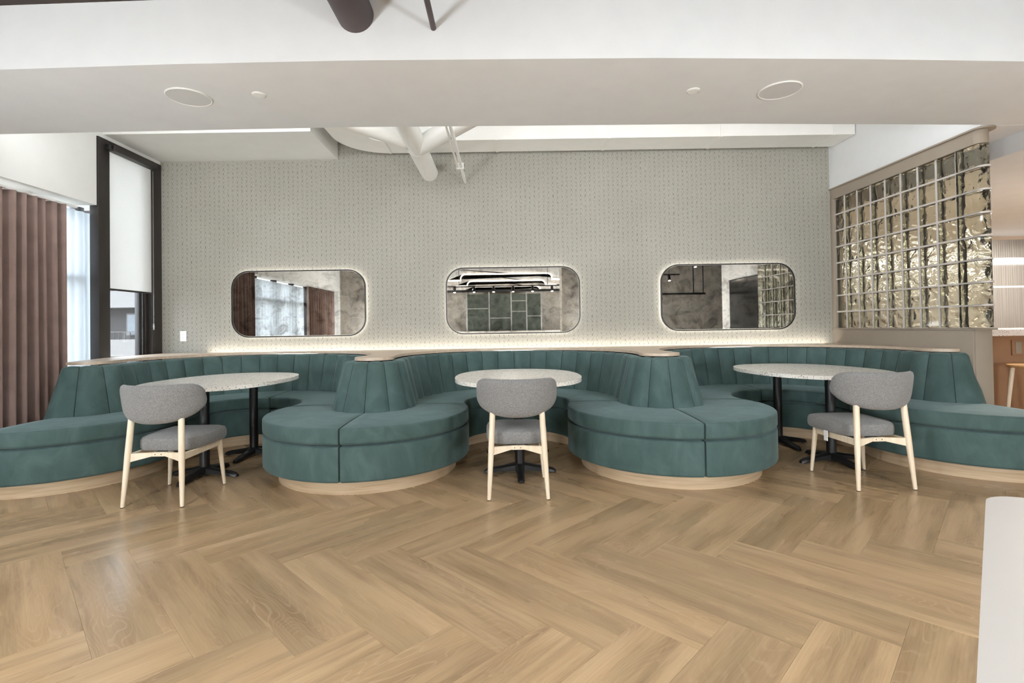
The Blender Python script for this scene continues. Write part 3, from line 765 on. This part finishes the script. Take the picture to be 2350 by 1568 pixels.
ct = box('care_tag', -0.232, -0.229, 0.26, 0.30, 0.285, 0.36, 'white_plastic', c3)

# ================================================================== MIRRORS
def rrect(w, h, r, n=10):
    out = []
    for cx, cz, a0 in ((w / 2 - r, h / 2 - r, 0), (-w / 2 + r, h / 2 - r, pi / 2), (-w / 2 + r, -h / 2 + r, pi), (w / 2 - r, -h / 2 + r, 3 * pi / 2)):
        for k in range(n + 1): out.append((cx + r * cos(a0 + k * pi / 2 / n), cz + r * sin(a0 + k * pi / 2 / n)))
    return out
def ring_xz(name, o1, o2, y0, y1, mat, par):
    n = len(o1); vs = []
    for y in (y0, y1):
        vs += [(x, y, z) for x, z in o1] + [(x, y, z) for x, z in o2]
    fs = []
    for i in range(n):
        j = (i + 1) % n
        fs += [(i, j, n + j, n + i), (2 * n + i, 3 * n + i, 3 * n + j, 2 * n + j), (i, 2 * n + i, 2 * n + j, j), (n + i, n + j, 3 * n + j, 3 * n + i)]
    return mesh(name, vs, fs, mat, par, 'auto')
def make_mirror():
    e = empty('wall_mirror', (0, 0, 0)); w, h, r = 1.56, 0.775, 0.205
    ring_xz('frame', rrect(w, h, r), rrect(w - 0.026, h - 0.026, r - 0.013), -0.058, -0.030, 'black_metal', e)
    pl = rrect(w - 0.03, h - 0.03, r - 0.015)
    n = len(pl); vs = [(x, -0.048, z) for x, z in pl] + [(x, -0.040, z) for x, z in pl]
    fs = [tuple(range(n)), tuple(range(2 * n - 1, n - 1, -1))] + [(i, (i + 1) % n, n + (i + 1) % n, n + i) for i in range(n)]
    mesh('mirror_glass', vs, fs, 'mirror', e)
    ring_xz('halo_strip', rrect(w - 0.05, h - 0.05, r - 0.025), rrect(w - 0.08, h - 0.08, r - 0.04), -0.028, -0.018, 'led_mirror', e)
    ring_xz('back_spacer', rrect(w - 0.12, h - 0.12, r - 0.06), rrect(w - 0.2, h - 0.2, r - 0.1), -0.040, -0.001, 'black_metal', e)
    return e
mr = make_mirror(); mr.location = (-2.489, 0, 1.472); tag(mr, 'rounded antiqued wall mirror reflecting windows and dark curtains', 'mirror', 'backlit wall mirrors')
for x, lab in ((0.003, 'rounded antiqued wall mirror reflecting stepped neon arches'), (2.501, 'rounded antiqued wall mirror nearest the glass block partition')):
    o = copy_tree(mr); o.location = (x, 0, 1.472); o['label'] = lab

# ================================================================== WINDOW DRESSING
rb = empty('roller_blind', (XL, -0.475, 3.0)); tag(rb, 'white roller blind half lowered in the corner window', 'blind')
def rel(v): return (v[0] - XL, v[1] + 0.475, v[2] - 3.0)
def rbx(name, x0, x1, y0, y1, z0, z1, mat, par=rb, bev=0.003): return box(name, x0 - XL, x1 - XL, y0 + 0.475, y1 + 0.475, z0 - 3.0, z1 - 3.0, mat, par, bev)
rbx('headrail', -4.13, -4.035, -0.80, -0.172, 3.015, 3.075, 'black_frame')
rbx('end_bracket', -4.12, -4.055, -0.842, -0.802, 3.02, 3.07, 'black_metal')
rbx('cloth', -4.112, -4.110, -0.7815, -0.178, 1.615, 3.02, 'blind_cloth', bev=0)
rbx('hem_bar', -4.117, -4.105, -0.781, -0.178, 1.597, 1.617, 'black_frame')
chn = tube('bead_chain', [rel((-4.09, -0.172, 3.0)), rel((-4.09, -0.172, 1.25))], 0.0028, 'steel_bar', rb, 6)
tube('chain_weight', [rel((-4.09, -0.172, 1.26)), rel((-4.09, -0.172, 1.23)), rel((-4.09, -0.172, 1.19))], [0.006, 0.010, 0.005], 'steel_bar', rb, 8)
def wavy(name, y0, y1, x, amp, per, z0, z1, mat, label, cat, seed, taper=0.0, group=None):
    rnd = random.Random(seed); n = int(abs(y1 - y0) / per * 16); e = empty(name, (x, (y0 + y1) / 2, z0)); tag(e, label, cat, group)
    cols = []; ph = 0
    for i in range(n + 1):
        f = i / n; ph = f * abs(y1 - y0) / per * 2 * pi
        row = []
        for j in range(9):
            v = j / 8
            a = amp * (0.85 + 0.2 * sin(f * 17 + seed)) * (1 - 0.2 * v)
            y = y0 + (y1 - y0) * f + (1 - v) * 0.018 * sin(f * 13 + seed) + 0.006 * sin(f * 40 + seed)
            row.append(Vector((a * sin(ph + 0.25 * sin(f * 11 + seed) * (1 - v)), y - (y0 + y1) / 2, v * (z1 - z0))))
        cols.append(row)
    vs = [p for r in cols for p in r]; fs = []
    for i in range(n):
        for j in range(8): fs.append((i * 9 + j, (i + 1) * 9 + j, (i + 1) * 9 + j + 1, i * 9 + j + 1))
    o = mesh('drape', vs, fs, mat, e, True)
    sd = o.modifiers.new('thickness', 'SOLIDIFY'); sd.thickness = 0.003
    return e
cu = wavy('curtain', -2.44, -1.225, -4.20, 0.058, 0.098, 0.015, 2.365, 'curtain', 'heavy brown pleated curtain at the left edge beside the banquette', 'curtain', 3)
box('track', -0.015, 0.015, -0.6, 0.75, 2.352, 2.372, 'white_plastic', cu)
wavy('curtain', -6.35, -4.75, -4.20, 0.046, 0.093, 0.015, 2.08, 'curtain', 'heavy brown pleated curtain seen in the left mirror, farther along the windows', 'curtain', 5)
wavy('sheer_curtain', -1.45, -0.80, -4.275, 0.02, 0.10, 0.015, 2.37, 'sheer_cloth', 'white sheer curtain glowing between the brown curtain and the window post', 'curtain', 9)

wavy('sheer_curtain', -4.72, -2.46, -4.28, 0.02, 0.12, 0.015, 2.05, 'sheer_cloth', 'white sheer curtain between the two brown curtains, seen in the left mirror', 'curtain', 4)

# ================================================================== OVERHEAD SERVICES
# rectangular duct with an elbow at its left end
du = empty('air_duct', (0.9, -0.25, 3.2)); tag(du, 'white rectangular air duct running along the top of the papered wall', 'air duct')
def dpoly(name, poly, z0, z1, mat='white_duct'): return prism(name, [(x - 0.9, y + 0.25) for x, y in poly], z0 - 3.2, z1 - 3.2, mat, du)
DB, DF, DZ = -0.088, -0.465, 3.195
xs = [-1.37, -0.156, 1.064, 2.284, 3.504, 3.735]
for a, b in zip(xs, xs[1:]): dpoly('duct_section', [(a + 0.004, DB), (b - 0.004, DB), (b - 0.004, DF), (a + 0.004, DF)], DZ, DZ + 0.33)
for x in xs[1:-1]: dpoly('flange', [(x - 0.012, DB - 0.0), (x + 0.012, DB - 0.0), (x + 0.012, DF - 0.006), (x - 0.012, DF - 0.006)], DZ - 0.006, DZ + 0.335)
ex, ey, ro_, ri = -1.37, DB - 0.52, 0.52, 0.143
elb = [(ex + ro_ * cos(a), ey + ro_ * sin(a)) for a in [pi / 2 + k * pi / 2 / 16 for k in range(17)]] + [(ex - ro_, -1.9), (ex - ri, -1.9)] + [(ex + ri * cos(a), ey + ri * sin(a)) for a in [pi - k * pi / 2 / 16 for k in range(17)]]
dpoly('elbow', elb, DZ, DZ + 0.33)
dpoly('flange', [(ex - 0.03, DB), (ex - 0.008, DB), (ex - 0.008, DF - 0.006), (ex - 0.03, DF - 0.006)], DZ - 0.005, DZ + 0.335)
# round vent pipe with a wye, passing through the beam
vp = empty('vent_pipe', (-0.955, -1.0, 2.985)); tag(vp, 'white round vent pipe with a forked branch entering the papered wall', 'pipe')
tube('main_pipe', [(0, 1.0, 0), (0, -1.03, 0)], 0.098, 'white_duct', vp, 28)
tube('branch', [(0.0, 0.15, 0.0), (0.72, -0.74, 0.0)], [0.092, 0.092], 'white_duct', vp, 24)
tube('branch', [(0.0, 0.06, 0.0), (-0.66, -0.72, 0.0)], [0.075, 0.075], 'white_duct', vp, 24)
tube('collar', [(0, 0.155, 0), (0, 0.125, 0)], 0.1005, 'white_duct', vp, 28)
dp = tube('vent_pipe', [(0, 0, 0), (0, -1.9, 0)], 0.105, 'dark_pipe', None, 28, (-0.945, -2.99, 2.985)); tag(dp, 'dark painted round pipe emerging from the face of the ceiling beam', 'pipe')
cd = empty('conduit', (-0.537, -0.9, 2.872)); tag(cd, 'thin white conduit running from the beam to the papered wall', 'conduit')
tube('conduit_tube', [(0, 0.9, 0), (0, -1.13, 0)], 0.017, 'white_duct', cd, 12); tube('conduit_tube', [(-0.038, 0.34, 0.0), (-0.038, -1.10, 0.0)], 0.011, 'white_duct', cd, 10)
box('clip', -0.05, 0.025, 0.33, 0.36, -0.02, 0.045, 'white_duct', cd)
dc = tube('conduit', [(0, 0, 0), (0.0, -1.8, 0.0)], 0.0165, 'dark_pipe', None, 12, (-0.495, -2.995, 2.905)); tag(dc, 'thin dark conduit emerging from the face of the ceiling beam', 'conduit')
sp = empty('fire_sprinkler', (-0.705, -3.12, 3.10)); tag(sp, 'small sprinkler head hanging by the ceiling beam at the top edge', 'sprinkler')
tube('drop_pipe', [(0, 0, 0), (0, 0, -0.055)], 0.020, 'dark_pipe', sp, 12); tube('nozzle', [(0, 0, -0.055), (0, 0, -0.075), (0, 0, -0.083)], [0.012, 0.011, 0.004], 'white_plastic', sp, 10)
# speakers and covers in the soffit
for nm, (x, y), r, lab in (('ceiling_speaker', (-2.178, -2.585), 0.137, 'large round white speaker grille in the soffit on the window side'), ('ceiling_speaker', (1.762, -2.553), 0.134, 'large round white speaker grille in the soffit on the glass block side')):
    e = empty(nm, (x, y, 2.72)); tag(e, lab, 'speaker', 'soffit speakers')
    lathe('rim', [(r, 0), (r + 0.001, -0.004), (r - 0.004, -0.008), (r - 0.010, -0.006), (r - 0.012, 0)], 'white_plastic', e, 40)
    lathe('grille', [(r - 0.011, 0), (r - 0.012, -0.0055), (0.01, -0.007)], 'grille_white', e, 40)
for (x, y), lab in (((-1.703, -2.606), 'small round white cover plate in the soffit on the window side'), ((1.176, -2.566), 'small round white cover plate in the soffit on the glass block side')):
    e = empty('sprinkler_cover', (x, y, 2.72)); tag(e, lab, 'cover plate', 'soffit cover plates')
    lathe('rim', [(0.044, 0), (0.044, -0.003), (0.040, -0.006), (0.037, -0.006), (0.036, 0)], 'white_plastic', e, 32)
    lathe('plate', [(0.0365, 0), (0.0365, -0.0075), (0.01, -0.008)], 'white_plastic', e, 32)

# ================================================================== OUTLET
ou = empty('wall_outlet', (-3.863, 0, 1.112)); tag(ou, 'white double wall outlet on the papered wall left of the mirrors', 'outlet')
box('cover_plate', -0.037, 0.037, -0.006, 0, -0.06, 0.06, 'white_plastic', ou, 0.003)
for s in (-1, 1):
    r_ = lathe('socket', [(0.016, 0), (0.016, 0.003), (0.015, 0.0035)], 'white_plastic', ou, 20, (0, -0.0055, s * 0.021)); r_.rotation_euler = (pi / 2, 0, 0)
    for q in (-1, 1): box('slot', q * 0.006 - 0.001, q * 0.006 + 0.001, -0.0005, 0.0005, -0.004, 0.004, 'black_metal', r_, loc=(0, 0, 0.0036)).rotation_euler = (pi / 2, 0, 0)

# ================================================================== BAR AREA (right)
bar = empty('bar_counter', (5.2, -0.75, 0)); tag(bar, 'bar counter with a speckled terrazzo top behind the glass block partition', 'counter')
def bb(name, x0, x1, y0, y1, z0, z1, mat, bev=0.003): return box(name, x0 - 5.2, x1 - 5.2, y0 + 0.75, y1 + 0.75, z0, z1, mat, bar, bev)
bb('front_panel', 3.90, 8.6, -0.86, -0.80, 0, 1.0, 'bar_front'); bb('counter_top', 3.90, 8.6, -1.12, -0.30, 1.003, 1.066, 'bar_terrazzo', 0.006)
bb('end_panel', 3.90, 3.94, -0.80, -0.30, 0, 1.0, 'bar_front')
ob = bb('outlet_box', 4.955, 5.06, -0.878, -0.86, 0.80, 0.955, 'bar_front', 0.004)
box('outlet_cover', 4.985 - 5.2, 5.045 - 5.2, -0.883 + 0.75, -0.876 + 0.75, 0.82, 0.935, 'taupe', ob, 0.002)
mp = empty('steel_splashback', (5.2, 2.58, 0.0)); tag(mp, 'ribbed stainless steel splashback on the wall behind the bar', 'splashback')
bm = bmesh.new(); vs = []
n = 560
for i in range(n + 1):
    x = 3.92 + (9.15 - 3.92) * i / n; y = -0.018 - 0.0022 * abs(sin(i * pi / 4))
    vs.append((bm.verts.new((x - 5.2, y + 0.02, 0.05)), bm.verts.new((x - 5.2, y + 0.02, 2.5))))
for a, b in zip(vs, vs[1:]): bm.faces.new((a[0], b[0], b[1], a[1]))
from_bm('ribbed_sheet', bm, 'ribbed', mp, True)
st = empty('bar_stool', (4.71, -1.30, 0)); tag(st, 'round wooden bar stool in front of the bar beside the half wall', 'stool')
lathe('seat', [(0.02, 0.715), (0.165, 0.718), (0.18, 0.730), (0.175, 0.742), (0.08, 0.735), (0.01, 0.733)], 'stool_wood', st, 36)
for k in range(4):
    a = pi / 4 + k * pi / 2
    tube('leg', [(0.20 * cos(a), 0.20 * sin(a), 0), (0.13 * cos(a), 0.13 * sin(a), 0.718)], [0.013, 0.019], 'beech', st, 12)
bm = bmesh.new(); bm_tube(bm, [(0.182 * cos(2 * pi * k / 28), 0.182 * sin(2 * pi * k / 28), 0.20) for k in range(29)], 0.008, 8, False); from_bm('foot_ring', bm, 'black_metal', st, True)

# ================================================================== WHITE TABLE IN THE FOREGROUND
wt = empty('dining_table', (0.934, -5.4535, 0), radians(45.8)); tag(wt, 'white laminate table whose rounded corner enters at the right edge', 'table')
prism('table_top', rrect(1.20, 0.90, 0.08), 0.72, 0.75, 'white_laminate', wt, 0.004)
tube('column', [(0, 0, 0.02), (0, 0, 0.72)], 0.035, 'black_iron', wt, 18); lathe('foot_disc', [(0.26, 0), (0.26, 0.008), (0.05, 0.02), (0.036, 0.03)], 'black_iron', wt, 36)

# ================================================================== THE ROOM BEHIND THE CAMERA (seen in the mirrors)
pa = empty('neon_portal', (0.0, YF, 0)); tag(pa, 'stepped portal edged with three neon lines, reflected in the central mirror', 'portal')
def step_line(hw, sh, zt, zs, r=0.14, n=6):
    pts = [(-sh, zs), (-hw, zs)]
    pts += [(-hw, zt - r)] + [(-hw + r - r * cos(k * pi / 2 / n), zt - r + r * sin(k * pi / 2 / n)) for k in range(1, n + 1)]
    pts += [(hw - r + r * sin(k * pi / 2 / n), zt - r + r * cos(k * pi / 2 / n)) for k in range(n + 1)] + [(hw, zs), (sh, zs)]
    return pts
for i, (hw, sh, zt, zs) in enumerate(((1.45, 1.85, 2.86, 2.66), (1.26, 1.62, 2.66, 2.50), (1.10, 1.42, 2.50, 2.34))):
    y = 0.75 - 0.22 * i
    pts = step_line(hw, sh, zt, zs)
    tube('neon_line', [(x, y, z) for x, z in pts], 0.018, 'neon', pa, 8)
    poly = [(x, z + 0.03) for x, z in pts]
    vs = []; fs = []
    full = poly + [(2.4, zs + 0.03), (2.4, 3.09), (-2.4, 3.09), (-2.4, zs + 0.03)]
    nf = len(full)
    bm = bmesh.new()
    a = [bm.verts.new((x, y - 0.02, z)) for x, z in full]; b = [bm.verts.new((x, y - 0.2, z)) for x, z in full]
    bm.faces.new(a); bm.faces.new(b[::-1])
    for k in range(nf): bm.faces.new((a[k], a[(k + 1) % nf], b[(k + 1) % nf], b[k]))
    for f in list(bm.faces):
        if len(f.verts) > 5: bmesh.ops.triangulate(bm, faces=[f])
    from_bm('step_panel', bm, 'marble', pa)
gs = empty('metal_screen', (0.0, YF + 1.0, 0)); tag(gs, 'grid screen of steel bars with smoked panels, reflected in the central mirror', 'screen')
bxs = [-1.25, -0.55, 0.14, 0.62, 1.08]
for x in bxs: box('bar', x - 0.02, x + 0.02, -0.02, 0.02, 0.6, 2.32, 'steel_bar', gs)
for a, b, zz in zip(bxs, bxs[1:], ((1.75, 1.0), (1.45, 0.9), (1.98, 1.65), (1.5, 1.0))):
    box('panel', a + 0.02, b - 0.02, -0.006, 0.006, 0.72, 2.2, 'smoked', gs)
    for z in zz: box('bar', a, b, -0.012, 0.012, z - 0.012, z + 0.012, 'steel_bar', gs)
box('top_bar', -2.0, 2.0, -0.03, 0.03, 2.27, 2.34, 'black_metal', gs)
bo = empty('back_bar', (0.0, YF + 1.5, 0)); tag(bo, 'white counter in front of the metal screen, reflected in the central mirror', 'counter')
box('counter', -1.8, 1.8, -0.3, 0.3, 0.05, 1.0, 'marble', bo); box('counter_top', -1.85, 1.85, -0.34, 0.34, 1.0, 1.05, 'white_laminate', bo)
def track(x0, y0, x1, y1, z, n, lab):
    e = empty('track_light', ((x0 + x1) / 2, (y0 + y1) / 2, z)); tag(e, lab, 'track light', 'track lights')
    cx, cy_ = (x0 + x1) / 2, (y0 + y1) / 2
    tube('rail', [(x0 - cx, y0 - cy_, 0), (x1 - cx, y1 - cy_, 0)], 0.018, 'black_metal', e, 8)
    for s in (0.12, 0.88):
        px, py = x0 + (x1 - x0) * s - cx, y0 + (y1 - y0) * s - cy_
        tube('hanger', [(px, py, 0), (px, py, 3.1 - z)], 0.007, 'black_metal', e, 6)
    for k in range(n):
        s = (k + 0.5) / n; px, py = x0 + (x1 - x0) * s - cx, y0 + (y1 - y0) * s - cy_
        h = tube('spot', [(px, py, -0.03), (px, py + 0.05, -0.17)], 0.04, 'black_metal', e, 14)
        tube('lens', [(px, py + 0.0502, -0.1701), (px, py + 0.052, -0.176)], 0.032, 'lamp_face', h, 12)
track(-1.8, -8.9, 1.6, -8.9, 2.36, 6, 'black track with six spotlights in front of the neon portal')
track(2.4, -8.2, 4.8, -8.2, 2.55, 4, 'black track with four spotlights on the bar side of the room')
track(3.9, -4.6, 4.6, -6.6, 2.7, 3, 'black track with three spotlights before the marble pier')
pr = empty('pipe_frame', (3.9, -7.2, 0)); tag(pr, 'black hanging pipe frame reflected in the right mirror', 'pipe frame')
for x in (-1.7, -0.9, -0.05, 0.9, 1.15): tube('upright', [(x, 0, 1.95), (x, 0, 3.1)], 0.016, 'black_metal', pr, 8)
tube('crossbar', [(-1.8, 0, 1.95), (1.2, 0, 1.95)], 0.026, 'black_metal', pr, 8); tube('crossbar', [(-1.8, 0, 1.83), (0.1, 0, 1.83)], 0.03, 'black_metal', pr, 8)
for x, lab in ((2.55, 'white globe pendant nearest the concrete column'), (3.35, 'white globe pendant nearest the marble pier')):
    e = empty('globe_pendant', (x, -8.9, 3.1)); tag(e, lab, 'pendant', 'globe pendants')
    tube('cord', [(0, 0, 0), (0, 0, -0.45)], 0.006, 'black_metal', e, 6)
    lathe('globe', [(0.02, -0.44), (0.09, -0.49), (0.12, -0.56), (0.09, -0.64), (0.02, -0.68)], 'lamp_face', e, 20)
tv = empty('wall_screen', (5.1, -4.75, 1.6)); tag(tv, 'large black wall screen on the marble pier, reflected in the right mirror', 'screen')
box('bezel', -0.05, 0.0, -0.95, 0.95, -0.55, 0.55, 'black_metal', tv, 0.005); box('display', -0.053, -0.049, -0.93, 0.93, -0.53, 0.53, 'screen_black', tv)
for x0, x1, z1, mat_, lab in ((2.35, 2.85, 2.15, 'marble', 'pale marble wall panel beside the concrete column'), (3.45, 3.95, 2.15, 'marble', 'pale marble wall panel beside the brown door')):
    tag(box('marble_panel', x0, x1, YF + 0.002, YF + 0.06, 0, z1, mat_, bev=0.004), lab, 'wall panel')
d1 = empty('door_1', (4.3, YF, 0)); struct(d1, 'brown framed glass door in the far wall', 'door')
for a, b, z0, z1 in ((-0.45, -0.36, 0, 2.1), (0.36, 0.45, 0, 2.1), (-0.36, 0.36, 2.0, 2.1), (-0.36, 0.36, 0, 0.15)): box('stile', a, b, 0, 0.06, z0, z1, 'brown_door', d1)
box('pane', -0.36, 0.36, 0.02, 0.03, 0.15, 2.0, 'smoked', d1)
cb = empty('wall_conduit', (-3.35, -6.6, 1.75)); tag(cb, 'white conduit and junction box on the concrete stub, seen in the left mirror', 'conduit')
tube('conduit_tube', [(0, 0.015, 0.03), (0, 0.015, 1.34)], 0.012, 'white_plastic', cb, 8); box('junction_box', -0.09, 0.09, 0, 0.05, -0.06, 0.05, 'white_plastic', cb, 0.005)

# ================================================================== OUTSIDE
struct(box('ground_outside', -60, -4.5, -30, 45, -3.2, -3.0, 'pavement'), 'paved ground outside the window', 'ground')
bd = empty('apartment_building', (-24, 26, -3)); tag(bd, 'grey apartment block with white balconies outside the corner window', 'building')
def ob_(name, x0, x1, y0, y1, z0, z1, mat): return box(name, x0 + 24, x1 + 24, y0 - 26, y1 - 26, z0 + 3, z1 + 3, mat, bd)
ob_('wall', -34, -14, 27.2, 34, -3, 14, 'facade_grey')
for k in range(5):
    zb = -4.3 + 3.05 * k
    ob_('balcony_slab', -34, -14, 25.6, 27.2, zb - 0.10 + 1.05, zb + 0.95 + 1.05 if k > 0 else zb + 1.3, 'facade_white')
    for q in range(7):
        x0 = -33 + q * 2.75
        wnd = ob_('window', x0, x0 + 1.5, 27.1, 27.22, zb + 2.25, zb + 3.7, 'facade_white')
        for h in range(2): box('pane', x0 + 0.1 + h * 0.7 + 24, x0 + 0.7 + h * 0.7 + 24, 27.07 - 26, 27.1 - 26, zb + 2.35 + 3, zb + 3.6 + 3, 'facade_glass', wnd)
    bm = bmesh.new(); 
    for q in range(60): bm_box(bm, -34 + q * 0.34 + 24, -34 + q * 0.34 + 0.03 + 24, 25.65 - 26, 25.69 - 26, zb + 2.0 + 3, zb + 2.45 + 3)
    bm_box(bm, -34 + 24, -14 + 24, 25.63 - 26, 25.71 - 26, zb + 2.45 + 3, zb + 2.5 + 3)
    from_bm('balcony_rail', bm, 'black_frame', bd)
